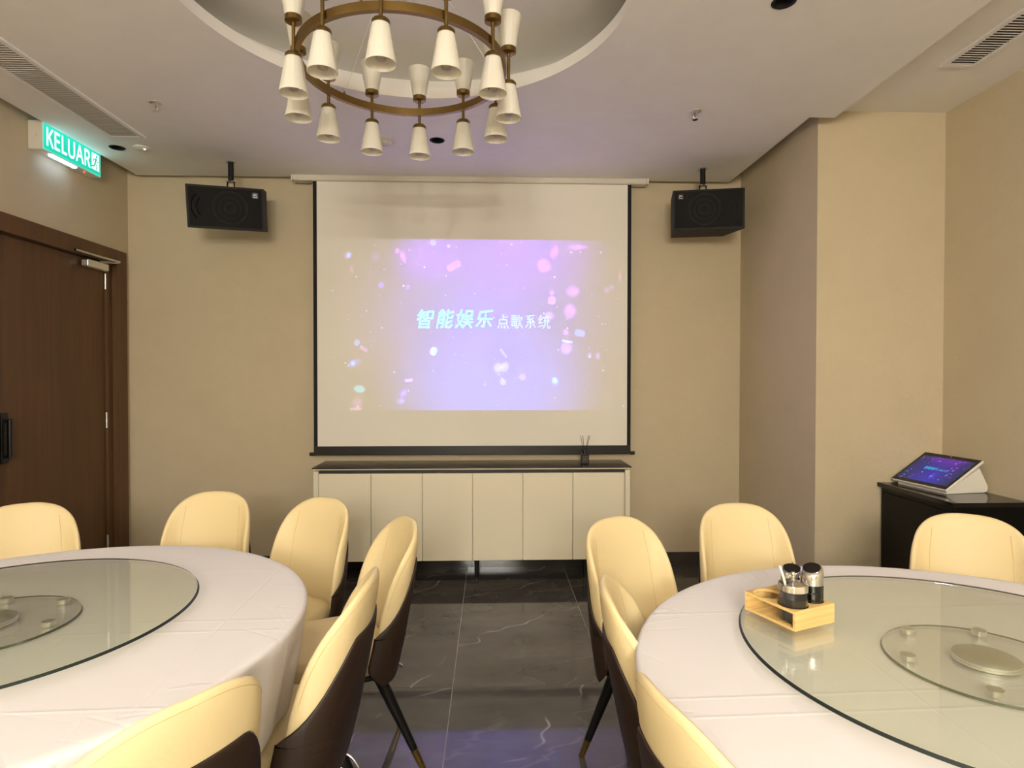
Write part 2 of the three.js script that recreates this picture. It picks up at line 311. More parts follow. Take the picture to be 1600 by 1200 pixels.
// ---------------------------------------------------------------- projection screen
const GL = {                                                    // strokes of the glyphs on a 100 x 100 grid
  zhi: [[[22, 4], [12, 24]], [[18, 16], [48, 16]], [[4, 32], [54, 32]], [[30, 16], [29, 34], [20, 46], [6, 54]], [[32, 36], [50, 52]], [[60, 12], [60, 48]], [[60, 12], [92, 12], [92, 48]], [[60, 46], [92, 46]], [[24, 62], [24, 98]], [[24, 62], [78, 62], [78, 98]], [[24, 79], [78, 79]], [[24, 96], [78, 96]]],
  neng: [[[28, 2], [10, 22], [44, 20]], [[36, 10], [48, 26]], [[12, 36], [12, 98]], [[12, 36], [44, 36], [44, 92], [36, 96]], [[12, 54], [44, 54]], [[12, 72], [44, 72]], [[62, 4], [62, 36], [66, 44], [90, 44], [94, 34]], [[92, 12], [62, 24]], [[62, 54], [62, 86], [66, 94], [90, 94], [95, 82]], [[92, 62], [62, 74]]],
  yu: [[[22, 4], [10, 56], [38, 86]], [[40, 28], [32, 62], [6, 96]], [[2, 30], [44, 30]], [[54, 8], [54, 36]], [[54, 8], [90, 8], [90, 36]], [[54, 34], [90, 34]], [[50, 50], [94, 50]], [[46, 68], [100, 68]], [[72, 50], [70, 70], [46, 96]], [[74, 70], [98, 96]]],
  le: [[[88, 6], [20, 14]], [[20, 14], [14, 50], [94, 50]], [[54, 26], [54, 92], [42, 90]], [[30, 62], [10, 88]], [[74, 62], [94, 86]]],
  dian: [[[50, 2], [50, 36]], [[50, 18], [88, 18]], [[20, 36], [20, 66]], [[20, 36], [80, 36], [80, 66]], [[20, 64], [80, 64]], [[16, 76], [6, 96]], [[36, 78], [40, 94]], [[58, 78], [64, 94]], [[80, 76], [94, 96]]],
  ge: [[[4, 8], [54, 8]], [[10, 20], [10, 36]], [[10, 20], [34, 20], [34, 36]], [[10, 35], [34, 35]], [[46, 8], [46, 46]], [[2, 48], [56, 48]], [[10, 60], [10, 80]], [[10, 60], [34, 60], [34, 80]], [[10, 78], [34, 78]], [[46, 48], [46, 92], [38, 94]], [[70, 4], [58, 36]], [[66, 22], [94, 22], [88, 38]], [[76, 34], [74, 60], [56, 96]], [[76, 58], [98, 96]]],
  xi: [[[80, 4], [20, 12]], [[48, 12], [24, 32], [60, 32]], [[72, 22], [22, 54], [82, 52]], [[68, 40], [84, 58]], [[50, 54], [50, 92], [42, 94]], [[30, 66], [12, 88]], [[68, 66], [90, 88]]],
  tong: [[[26, 4], [6, 32], [30, 32]], [[36, 20], [6, 60], [36, 56]], [[4, 86], [38, 76]], [[68, 2], [72, 14]], [[44, 20], [98, 20]], [[66, 22], [50, 46], [88, 42]], [[80, 32], [94, 50]], [[58, 52], [56, 76], [40, 96]], [[78, 52], [78, 88], [82, 94], [96, 94], [98, 80]]],
};
function glyph(c, g, x, y, w, h, lw, skew) {
  c.save(); c.transform(w / 100, 0, -skew * w / 100, h / 100, x + skew * w, y); c.beginPath();
  for (const s of GL[g]) s.forEach(([a, b], i) => (i ? c.lineTo(a, b) : c.moveTo(a, b)));
  c.restore(); c.lineWidth = lw; c.lineCap = 'round'; c.lineJoin = 'round'; c.stroke();
}
// video frame; px, py are photo-frame fractions of the picture; dark = on a lit display, light = added to a white screen
function videoFrame(c, W, H, back, mid) {
  c.fillStyle = back; c.fillRect(0, 0, W, H);
  const glow = (x, y, r, col, sq = 1) => { c.save(); c.translate(x * W, y * H); c.scale(1, sq); const g = c.createRadialGradient(0, 0, 0, 0, 0, r * W); g.addColorStop(0, col + 'ff'); g.addColorStop(0.55, col + '99'); g.addColorStop(1, col + '00'); c.fillStyle = g; c.fillRect(-W, -H * 2, 2 * W, 4 * H); c.restore(); };
  glow(0.52, 0.45, 0.52, mid[0], 0.9); glow(0.62, 0.0, 0.36, mid[1], 0.7); glow(0.55, 0.95, 0.42, mid[2], 0.7); glow(0.32, 0.1, 0.14, mid[1], 0.8); glow(0.58, 0.68, 0.09, mid[3]);
  const blob = (x, y, rx, ry, rot, col, soft = 0.6) => { c.save(); c.translate(x * W, y * H); c.rotate(rot); c.scale(rx * W, ry * W); const g = c.createRadialGradient(0, 0, 0, 0, 0, 1); g.addColorStop(0, col + 'ff'); g.addColorStop(soft * 0.7, col + 'd0'); g.addColorStop(1, col + '00'); c.fillStyle = g; c.fillRect(-1, -1, 2, 2); c.restore(); };
  const slab = (x, y, w, h, rot, col) => { c.save(); c.translate(x * W, y * H); c.rotate(rot); c.fillStyle = col; c.beginPath(); c.roundRect(-w * W / 2, -h * W / 2, w * W, h * W, h * W * 0.3); c.fill(); c.restore(); };
  c.globalCompositeOperation = 'lighter'; c.globalAlpha = 0.65; const P = '#c0508a', C = '#3f9fd8', L = '#8050c0', W2 = '#a878b8';
  blob(0.052, 0.1, 0.018, 0.018, 0, L); blob(0.06, 0.095, 0.013, 0.014, 0, C); blob(0.068, 0.18, 0.009, 0.02, -0.15, P); blob(0.148, 0.105, 0.02, 0.02, 0, '#4a4260', 0.8);
  blob(0.22, 0.07, 0.011, 0.012, 0, P); blob(0.24, 0.105, 0.012, 0.025, -0.3, P); blob(0.34, 0.02, 0.013, 0.013, 0, C, 0.8); blob(0.393, 0.04, 0.008, 0.008, 0, '#80c0e0');
  slab(0.41, 0.155, 0.05, 0.022, -0.5, '#a448b0'); blob(0.166, 0.27, 0.012, 0.012, 0, L, 0.9); blob(0.255, 0.28, 0.012, 0.012, 0, '#8a4a96');
  blob(0.715, 0.15, 0.026, 0.027, 0, '#b050c0', 0.9); blob(0.75, 0.07, 0.016, 0.028, 0.3, '#b850c0'); blob(0.83, 0.04, 0.04, 0.012, 0, '#a850b8'); blob(0.742, 0.31, 0.01, 0.012, 0, P); slab(0.742, 0.355, 0.026, 0.026, 0.1, '#9a60c0');
  blob(0.815, 0.3, 0.028, 0.024, 0, P, 0.7); blob(0.805, 0.415, 0.024, 0.03, 0, '#d0589c', 0.85); blob(0.735, 0.445, 0.02, 0.02, 0, '#b070c0'); blob(0.93, 0.29, 0.014, 0.014, 0, '#905090'); blob(0.947, 0.275, 0.012, 0.012, 0, '#905090'); blob(0.975, 0.21, 0.008, 0.03, 0, P);
  slab(0.085, 0.605, 0.018, 0.02, 0.7, '#5090c8'); slab(0.107, 0.64, 0.03, 0.012, 0.6, '#a05a98'); blob(0.075, 0.725, 0.034, 0.016, -0.4, '#4a50b0', 0.8); blob(0.07, 0.725, 0.012, 0.012, 0, C);
  blob(0.092, 0.875, 0.024, 0.015, 0.15, '#20f0ff', 0.9); blob(0.085, 0.955, 0.022, 0.024, 0, '#9850a8', 0.85); slab(0.08, 0.995, 0.04, 0.012, 0, '#b870a8');
  blob(0.34, 0.655, 0.016, 0.02, 0.3, L); slab(0.342, 0.655, 0.02, 0.026, 0.35, '#20e0ff'); slab(0.258, 0.825, 0.026, 0.01, -0.1, '#b06a98'); blob(0.24, 0.9, 0.022, 0.014, -0.8, '#7a50a8'); blob(0.232, 0.945, 0.018, 0.014, 0, '#6a50a0');
  blob(0.568, 0.755, 0.04, 0.034, 0, '#2038c8', 0.7); blob(0.56, 0.75, 0.017, 0.019, 0, '#7a58c0', 0.8); blob(0.582, 0.745, 0.016, 0.02, 0.3, '#8468c8', 0.8); slab(0.578, 0.665, 0.036, 0.009, 0.9, '#8070c8'); blob(0.577, 0.835, 0.012, 0.012, 0, '#7868c8', 0.9); blob(0.643, 0.805, 0.015, 0.015, 0, '#8050b8', 0.9); blob(0.755, 0.83, 0.018, 0.02, 0, '#3060c8'); blob(0.752, 0.825, 0.009, 0.01, 0, '#20e8ff', 0.8);
  slab(0.838, 0.545, 0.036, 0.022, 0.2, '#3c78a8'); blob(0.79, 0.54, 0.014, 0.014, 0, P); blob(0.792, 0.635, 0.024, 0.024, 0, '#b068a8', 0.9); slab(0.795, 0.595, 0.036, 0.008, 0.15, '#90b0c8'); blob(0.872, 0.68, 0.01, 0.013, 0, '#807090'); blob(0.9, 0.68, 0.012, 0.016, 0, W2);
  let s = 91; const r2 = () => { s = (s * 1664525 + 1013904223) >>> 0; return s / 4294967296; };
  for (let i = 0; i < 190; i++) { const x = r2(), y = r2(), q = r2(); c.globalAlpha = 0.25 + 0.7 * q; c.fillStyle = '#f4f0ff'; c.beginPath(); c.arc(x * W, y * H, W * (0.0007 + 0.0017 * q * q), 0, 7); c.fill(); }
  c.globalAlpha = 1;
  c.globalCompositeOperation = 'source-over';
  // title
  c.shadowColor = 'rgba(20,40,160,0.9)'; c.shadowBlur = W * 0.008; c.shadowOffsetY = W * 0.004;
  c.strokeStyle = '#18d8ff';
  ['zhi', 'neng', 'yu', 'le'].forEach((g, i) => glyph(c, g, W * (0.28 + i * 0.0665), H * 0.41, W * 0.056, H * 0.108, W * 0.0068, 0.2));
  c.shadowBlur = W * 0.0015; c.shadowOffsetY = W * 0.0015; c.strokeStyle = '#90e4ff';
  ['dian', 'ge', 'xi', 'tong'].forEach((g, i) => glyph(c, g, W * (0.556 + i * 0.0465), H * 0.438, W * 0.041, H * 0.083, W * 0.0028, 0));
  c.shadowColor = 'transparent'; c.shadowBlur = 0; c.shadowOffsetY = 0;
}
const videoAdd = canvas(1536, 864, (c, W, H) => {
  videoFrame(c, W, H, '#08060a', ['#3c3ae4', '#7232d8', '#3c54e4', '#2838e8']);
});
{
  const DS = 4.088, t = thing('projection_screen', 'pull-down white projection screen with black borders on back wall', 'screen', V(-0.12, 0.8, DS));
  const x0 = -1.194 + 0.12, x1 = 0.958 + 0.12, yT = 2.6385 - 0.8, yB = 0.058;
  M.fabric = std({ color: 0xece7da, roughness: 0.95 });
  part('screen_fabric', box(x1 - x0, yT, 0.002, (x0 + x1) / 2, yT / 2, -0.001), M.fabric, t);
  part('border', merged([box(0.025, yT, 0.0012, x0 + 0.0115, yT / 2, 0.0007), box(0.025, yT, 0.0012, x1 - 0.0115, yT / 2, 0.0007)]), M.blackMatte, t);
  part('bottom_bar', rbox(x1 - x0, 0.06, 0.022, 0.004, (x0 + x1) / 2, 0.026, 0), M.black, t);
  part('bar_cap', rbox(0.035, 0.022, 0.024, 0.004, x0 - 0.012, 0.004, 0), M.black, t); part('bar_cap', rbox(0.035, 0.022, 0.024, 0.004, x1 + 0.012, 0.004, 0), M.black, t);
  const pw = 0.932 + 1.075, ph = 1.158, px = (0.932 - 1.075) / 2 + 0.12, py = 1.678 - 0.8;
  const pm = std({ color: 0xece7da, roughness: 0.95, emissive: 0xffffff, emissiveMap: videoAdd, emissiveIntensity: 0.98 });
  part('screen_picture', box(pw, ph, 0.0006, px, py, 0.0006), pm, t, 'projected purple video frame with Chinese title');
  const uv = t.children.at(-1).geometry.attributes.uv; void uv;
  const l = new THREE.RectAreaLight(0x9a86ff, 0.4, pw, ph); l.position.set(px - 0.12, py + 0.8, -DS + 0.012); l.rotation.y = Math.PI; l.name = 'screen_picture_glow'; scene.add(l);
  const h = thing('screen_housing', 'long white roller case of the projection screen under the ceiling', 'housing', V(-0.13, 2.665, 4.108));
  part('roller_case', rbox(2.39, 0.075, 0.075, 0.012, 0, 0.012, 0), M.offwhite, h);
  part('end_cap', rbox(0.012, 0.079, 0.079, 0.01, -1.2, 0.012, 0), M.white, h); part('end_cap', rbox(0.012, 0.079, 0.079, 0.01, 1.2, 0.012, 0), M.white, h);
}

// ---------------------------------------------------------------- loudspeakers
function speaker(x, y, d, turn, tilt, flip, bx, bd, label) {
  const t = thing('loudspeaker', label, 'speaker', V(x, y, d)); t.rotation.order = 'YXZ'; t.rotation.y = turn; t.rotation.x = tilt;
  const w = 0.43, h = 0.254, dp = 0.2, s = flip;
  const sh = new THREE.Shape([[-w / 2, 0], [w / 2, 0], [w / 2 - (s > 0 ? 0.01 : 0.09), -dp], [-w / 2 + (s > 0 ? 0.09 : 0.01), -dp]].map(([a, b]) => new THREE.Vector2(a, b)));
  const body = new THREE.ExtrudeGeometry(sh, { depth: h - 0.006, bevelEnabled: true, bevelSize: 0.003, bevelThickness: 0.003, bevelSegments: 2 });
  body.rotateX(Math.PI / 2).translate(0, h / 2 - 0.003, 0);
  const bs = t; part('cabinet', body, std({ color: 0x141210, roughness: 0.7, bumpMap: rep(grainBump, 8), bumpScale: 0.0008 }), bs);
  const front = part('grille', rbox(w - 0.02, h - 0.026, 0.008, 0.003, 0, 0.002, 0.006), std({ color: 0x090807, roughness: 0.85, bumpMap: rep(grainBump, 14), bumpScale: 0.001 }), bs);
  part('woofer_ring', merged([new THREE.TorusGeometry(0.095, 0.006, 10, 48), new THREE.TorusGeometry(0.062, 0.004, 10, 48), new THREE.TorusGeometry(0.03, 0.006, 10, 32)].map((g) => g.scale(1, 1, 0.5).translate(s * 0.025, 0, 0.0095))), std({ color: 0x0d0c0a, roughness: 0.75 }), front);
  part('horn_ridge', merged([new THREE.TorusGeometry(0.1, 0.005, 8, 32, 1.6), new THREE.TorusGeometry(0.07, 0.005, 8, 32, 1.6)].map((g) => g.rotateZ(-0.8).scale(-s, 1, 0.5).translate(-s * 0.09, 0, 0.0080))), std({ color: 0x0d0c0a, roughness: 0.75 }), front);
  const badge = canvas(128, 128, (c) => { c.fillStyle = '#17140f'; c.fillRect(0, 0, 128, 128); c.fillStyle = '#c9c7c4'; c.font = 'bold 56px sans-serif'; c.textAlign = 'center'; c.fillText('JBL', 64, 66); c.fillRect(20, 92, 88, 12); });
  part('badge', box(0.034, 0.034, 0.003, s * (w / 2 - 0.045), h / 2 - 0.045, 0.0115), [0, 0, 0, 0, 1, 0].map((k) => (k ? std({ map: badge, roughness: 0.4 }) : M.blackMatte)), front);
  // ceiling bracket: a thing of its own that carries the box
  const b = thing('speaker_bracket', label.startsWith('black box') ? 'black ceiling bracket carrying the speaker by the pillar' : 'black ceiling bracket carrying the speaker by the exit sign', 'bracket', V(bx, HC, bd));
  const drop = HC - (y + h / 2) ;
  part('ceiling_plate', cyl(0.03, 0.03, 0.006, 0, -0.003, 0), M.chrome, b);
  part('post', cyl(0.017, 0.017, drop * 0.62, 0, -drop * 0.31 - 0.004, 0, 20), M.black, b);
  part('clamp', merged([rbox(0.055, 0.008, 0.03, 0.002, 0, -drop * 0.64, 0)]), M.chrome, b);
  part('yoke', tube([new THREE.Vector3(-0.02, -drop * 0.66, 0), new THREE.Vector3(-0.02, -drop * 0.86, 0.004), new THREE.Vector3(0, -drop * 0.97, 0.006), new THREE.Vector3(0.02, -drop * 0.86, 0.004), new THREE.Vector3(0.02, -drop * 0.66, 0)], 0.005), M.black, b);
}
speaker(-1.615, 2.355, 3.73, 0.22, 0.21, 1, -1.635, 3.85, 'wide black speaker hanging left of the screen near the exit sign');
speaker(1.366, 2.38, 3.74, -0.185, 0.0, -1, 1.372, 3.86, 'black box speaker hanging right of the screen near the pillar');

// ---------------------------------------------------------------- sideboard
{
  const x0 = -1.135, x1 = 0.905, D0 = 3.864, cx = (x0 + x1) / 2, t = thing('sideboard', 'long cream wall-hung cabinet with six doors under the screen', 'cabinet', V(cx, 0, DB - 0.004));
  const w = x1 - x0, dp = DB - 0.004 - D0, y0 = 0.136;
  part('body', merged([box(w - 0.064, 0.56, dp - 0.025, 0, y0 + 0.285, (dp - 0.025) / 2)]), M.cabinet, t);
  for (const s of [-1, 1]) part('side_panel', rbox(0.032, 0.585, dp - 0.002, 0.002, s * (w / 2 - 0.016), y0 + 0.2925, dp / 2), M.cabinet, t);
  part('handle_groove', box(w - 0.064, 0.02, 0.006, 0, 0.718, dp - 0.02), M.cabDark, t);
  const xs = [-1.102, -0.769, -0.441, -0.118, 0.206, 0.531, 0.862];
  for (let i = 0; i < 6; i++) { const a = xs[i] - cx + 0.0015, b = xs[i + 1] - cx - 0.0015; part('door', rbox(b - a, 0.566, 0.019, 0.0018, (a + b) / 2, y0 + 0.286, dp - 0.0105), M.cabinet, t); }
  part('top_edge', box(w, 0.008, dp + 0.004, 0, 0.733, dp / 2 + 0.002), M.cabinet, t);
  part('worktop', metreUV(box(w + 0.012, 0.008, dp + 0.012, 0, 0.741, dp / 2 + 0.0055)), M.marble, t, 'thin dark marble worktop');
  for (const s of [-0.72, 0, 0.72]) part('leg', cyl(0.016, 0.012, 0.136, s + 0.02, 0.068, dp - 0.09, 16), M.black, t);
}
{
  const t = thing('reed_diffuser', 'small black reed diffuser bottle standing on the sideboard', 'diffuser', V(0.626, 0.745, 3.98));
  part('bottle', merged([rbox(0.05, 0.07, 0.05, 0.006, 0, 0.035, 0)]), M.black, t);
  part('bottle_neck', cyl(0.013, 0.014, 0.024, 0, 0.081, 0, 20), M.black, t);
  const lab = canvas(64, 64, (c) => { c.fillStyle = '#15100c'; c.fillRect(0, 0, 64, 64); c.strokeStyle = '#7a6a58'; c.lineWidth = 3; c.strokeRect(5, 5, 54, 54); c.beginPath(); c.moveTo(20, 46); c.lineTo(32, 16); c.lineTo(44, 46); c.moveTo(24, 36); c.lineTo(40, 36); c.stroke(); });
  part('bottle_label', at(new THREE.PlaneGeometry(0.036, 0.042), 0, 0.034, 0.0256), std({ map: lab, roughness: 0.5 }), t);
  for (const [dx, dz] of [[-0.03, 0.01], [-0.012, -0.01], [0.022, 0.012], [0.034, -0.004]]) part('reed', tube([new THREE.Vector3(dx * 0.05, 0.05, 0), new THREE.Vector3(dx, 0.19, dz)], 0.0016, 2, 6), M.blackMatte, t);
}

// ---------------------------------------------------------------- counter and touch terminal in the right corner
{
  const t = thing('counter_cabinet', 'glossy black counter cabinet in the corner by the pillar', 'cabinet', V(2.28, 0, 2.91));
  part('body', box(0.342, 0.7, 0.52, 0.008, 0.385, 0), phy({ color: 0x030303, roughness: 0.3, specularIntensity: 0.4 }), t);
  part('plinth', box(0.32, 0.035, 0.5, 0.01, 0.0175, 0), M.blackMatte, t);
  part('countertop', rbox(0.362, 0.022, 0.54, 0.003, -0.002, 0.747, 0), std({ color: 0x080808, roughness: 0.07 }), t);
  part('door', rbox(0.006, 0.64, 0.5, 0.002, -0.166, 0.39, 0), phy({ color: 0x030303, roughness: 0.3, specularIntensity: 0.4 }), t);
}
{
  const t = thing('touch_terminal', 'white tilted touch screen terminal on the black counter', 'screen', V(2.185, 0.758, 2.985), 0.13);
  // local: x runs up the slope away from the viewer of the screen, z along its width
  const wd = 0.335, prof = new THREE.Shape(); prof.moveTo(0.02, 0.0); prof.lineTo(0.225, 0.0); prof.quadraticCurveTo(0.252, 0.004, 0.246, 0.03); prof.lineTo(0.2, 0.115); prof.lineTo(0.02, 0.012); prof.closePath();
  const base = new THREE.ExtrudeGeometry(prof, { depth: wd - 0.04, bevelEnabled: true, bevelSize: 0.003, bevelThickness: 0.003, bevelSegments: 2 }).translate(0, 0.0035, -(wd - 0.04) / 2);
  part('stand', base, M.white, t);
  const panel = new THREE.Group(); panel.name = 'display_panel'; t.add(panel); panel.position.set(0, 0.012, 0); panel.rotation.z = 0.585;
  part('frame', rbox(0.252, 0.014, wd, 0.004, 0.126, 0.008, 0), M.white, panel);
  part('bezel', rbox(0.246, 0.002, wd - 0.006, 0.0008, 0.126, 0.0155, 0), M.black, panel);
  const tex = canvas(768, 480, (c, W, H) => videoFrame(c, W, H, '#262a58', ['#3428a0', '#6a24a8', '#3a38b0', '#4a2cc8']));
  const pg = new THREE.PlaneGeometry(wd - 0.03, 0.2); pg.rotateX(-Math.PI / 2); pg.rotateY(-Math.PI / 2);
  part('display_screen', at(pg, 0.124, 0.0168, 0), std({ color: 0x050505, emissive: 0xffffff, emissiveMap: tex, emissiveIntensity: 0.75, roughness: 0.08 }), panel, 'lit display with the purple video frame');
  part('camera_lens', cyl(0.003, 0.003, 0.0008, 0.24, 0.017, 0, 12), M.steel, panel);
}

// ---------------------------------------------------------------- tables, cloths, lazy susans
function roundTable(cx, cd, R, label, clabel, sd) {
  const t = thing('round_table', label, 'table', V(cx, 0, cd));
  part('tabletop', cyl(R - 0.012, R - 0.012, 0.025, 0, 0.7325, 0, 96), M.white, t);
  part('column', cyl(0.05, 0.06, 0.68, 0, 0.38, 0), M.black, t);
  part('base', lathe([[0, 0.045], [0.07, 0.043], [0.19, 0.02], [0.21, 0.012], [0.21, 0], [0, 0]]), M.black, t);
  // cloth
  const n = 220, rows = [], hem = 0.49;
  const prof = [[0, 0.7502], [0.2, 0.7502], [0.4, 0.7502], [0.55, 0.7502], [R - 0.06, 0.7502], [R - 0.02, 0.7502], [R - 0.006, 0.7492], [R + 0.001, 0.745], [R + 0.004, 0.737]];
  for (let i = 1; i <= 14; i++) { const v = i / 14; prof.push([R + 0.004 - 0.05 * v, 0.737 - (0.737 - hem) * v]); }
  const pos = [], idx = [], uv = [];
  prof.forEach(([r, y], k) => {
    const v = Math.max(0, (0.737 - y) / (0.737 - hem));
    for (let i = 0; i <= n; i++) {
      const a = (i / n) * Math.PI * 2, f = Math.sin(a * 19 + sd + Math.sin(a * 3 + sd) * 2.2) * 0.6 + Math.sin(a * 31 + sd * 2 + Math.sin(a * 5) * 1.5) * 0.4;
      const rr = r + f * 0.026 * Math.min(1, v * 2.2) * (0.5 + 0.5 * Math.sin(a * 4 + sd * 3) ** 2) - 0.0;
      pos.push(Math.sin(a) * rr, y, Math.cos(a) * rr); uv.push(Math.sin(a) * (r + v * 0.3), Math.cos(a) * (r + v * 0.3));
    }
  });
  for (let k = 0; k < prof.length - 1; k++) for (let i = 0; i < n; i++) { const a = k * (n + 1) + i, b = a + n + 1; idx.push(a, b, a + 1, a + 1, b, b + 1); }
  const g = new THREE.BufferGeometry(); g.setAttribute('position', new THREE.Float32BufferAttribute(pos, 3)); g.setAttribute('uv', new THREE.Float32BufferAttribute(uv, 2)); g.setIndex(idx); g.computeVertexNormals();
  const bump = canvas(1024, 1024, (c, W) => {
    const q = (v) => (v / 1.7 + 0.5) * W;                       // metres to pixels
    c.fillStyle = '#808080'; c.fillRect(0, 0, W, W); c.filter = 'none';
    let s = 5 + sd * 13; const r = () => { s = (s * 1664525 + 1013904223) >>> 0; return s / 4294967296; };
    const line = (x0, y0, x1, y1, w, al, up) => { for (let k = 4; k >= 1; k--) { c.globalAlpha = al / k; c.strokeStyle = up ? '#ffffff' : '#000000'; c.lineWidth = (w * k) / 1.7 * W; c.beginPath(); c.moveTo(q(x0), q(-y0)); c.lineTo(q(x1), q(-y1)); c.stroke(); } c.globalAlpha = 1; };
    for (const o of [-0.36, 0.02, 0.08, 0.4]) { line(-0.8, o, 0.8, o - 0.05, 0.003, 0.35, 1); line(o + 0.1, -0.8, o + 0.13, 0.8, 0.003, 0.2, 1); }
    for (let i = 0; i < 60; i++) { const a = r() * 6.283, b = R - 0.02 - r() * 0.1, e = R + 0.02, da = (r() - 0.5) * 0.25; line(Math.sin(a) * b, Math.cos(a) * b, Math.sin(a + da) * e, Math.cos(a + da) * e, 0.003, 0.22, r() > 0.5); }
    for (let i = 0; i < 50; i++) { const x = (r() - 0.5) * 1.4, y = (r() - 0.5) * 1.4, a = r() * 6.3, L = 0.05 + r() * 0.12; line(x, y, x + Math.cos(a) * L, y + Math.sin(a) * L, 0.004, 0.07, r() > 0.5); }
  }, false);
  bump.repeat.set(1 / 1.7, 1 / 1.7); bump.offset.set(0.5, 0.5);
  const m = M.cloth.clone(); m.bumpMap = bump; m.bumpScale = 0.0026;
  const c = part('tablecloth', g, m); c.position.copy(V(cx, 0, cd)); tag(c, clabel, 'tablecloth');
}
roundTable(-1.147, 1.427, 0.679, 'round dining table under the white cloth by the door', 'white cloth draped over the round table by the door', 1);
roundTable(1.0225, 1.084, 0.733, 'round dining table under the white cloth that carries the bamboo caddy', 'white cloth draped over the round table with the bamboo caddy', 2);

function lazySusan(cx, cd, R, a0, label) {
  const t = thing('lazy_susan', label, 'lazy susan', V(cx, 0.7512, cd));
  const disc = (r, y0, y1) => lathe([[0, y1], [r - 0.0015, y1], [r, y1 - 0.0015], [r, y0 + 0.0015], [r - 0.0015, y0], [0, y0]], 128);
  part('base_glass', disc(0.18, 0.002, 0.0075), M.clear, t); part('base_glass_edge', lathe([[0.183, 0.003], [0.1802, 0.0075]], 96), std({ color: 0x47523f, roughness: 0.2 }), t);
  part('bearing', lathe([[0, 0.0188], [0.056, 0.0188], [0.0575, 0.018], [0.0575, 0.0142], [0.056, 0.0136], [0.056, 0.0132], [0.0575, 0.0126], [0.0575, 0.0085], [0.056, 0.0078], [0, 0.0078]], 64), M.steel, t, 'brushed steel bearing disc');
  for (let i = 0; i < 6; i++) { const a = a0 + (i * Math.PI) / 3, p = part('spacer', lathe([[0, 0.0188], [0.0135, 0.0188], [0.0145, 0.0178], [0.0145, 0.0085], [0.0135, 0.0078], [0, 0.0078]], 32), M.steel, t, 'small brushed steel spacer'); p.position.set(Math.sin(a) * 0.152, 0, -Math.cos(a) * 0.152); }
  part('glass_top', disc(R, 0.021, 0.027), M.glass, t, 'large clear glass turntable');
  part('glass_edge', lathe([[R + 0.0042, 0.0215], [R + 0.0002, 0.0268]], 160), M.glassEdge, t);
}
lazySusan(-1.172, 1.4275, 0.435, 0.62, 'round glass lazy susan on the table by the door');
lazySusan(1.0, 1.169, 0.464, 0.62, 'round glass lazy susan on the table with the bamboo caddy');

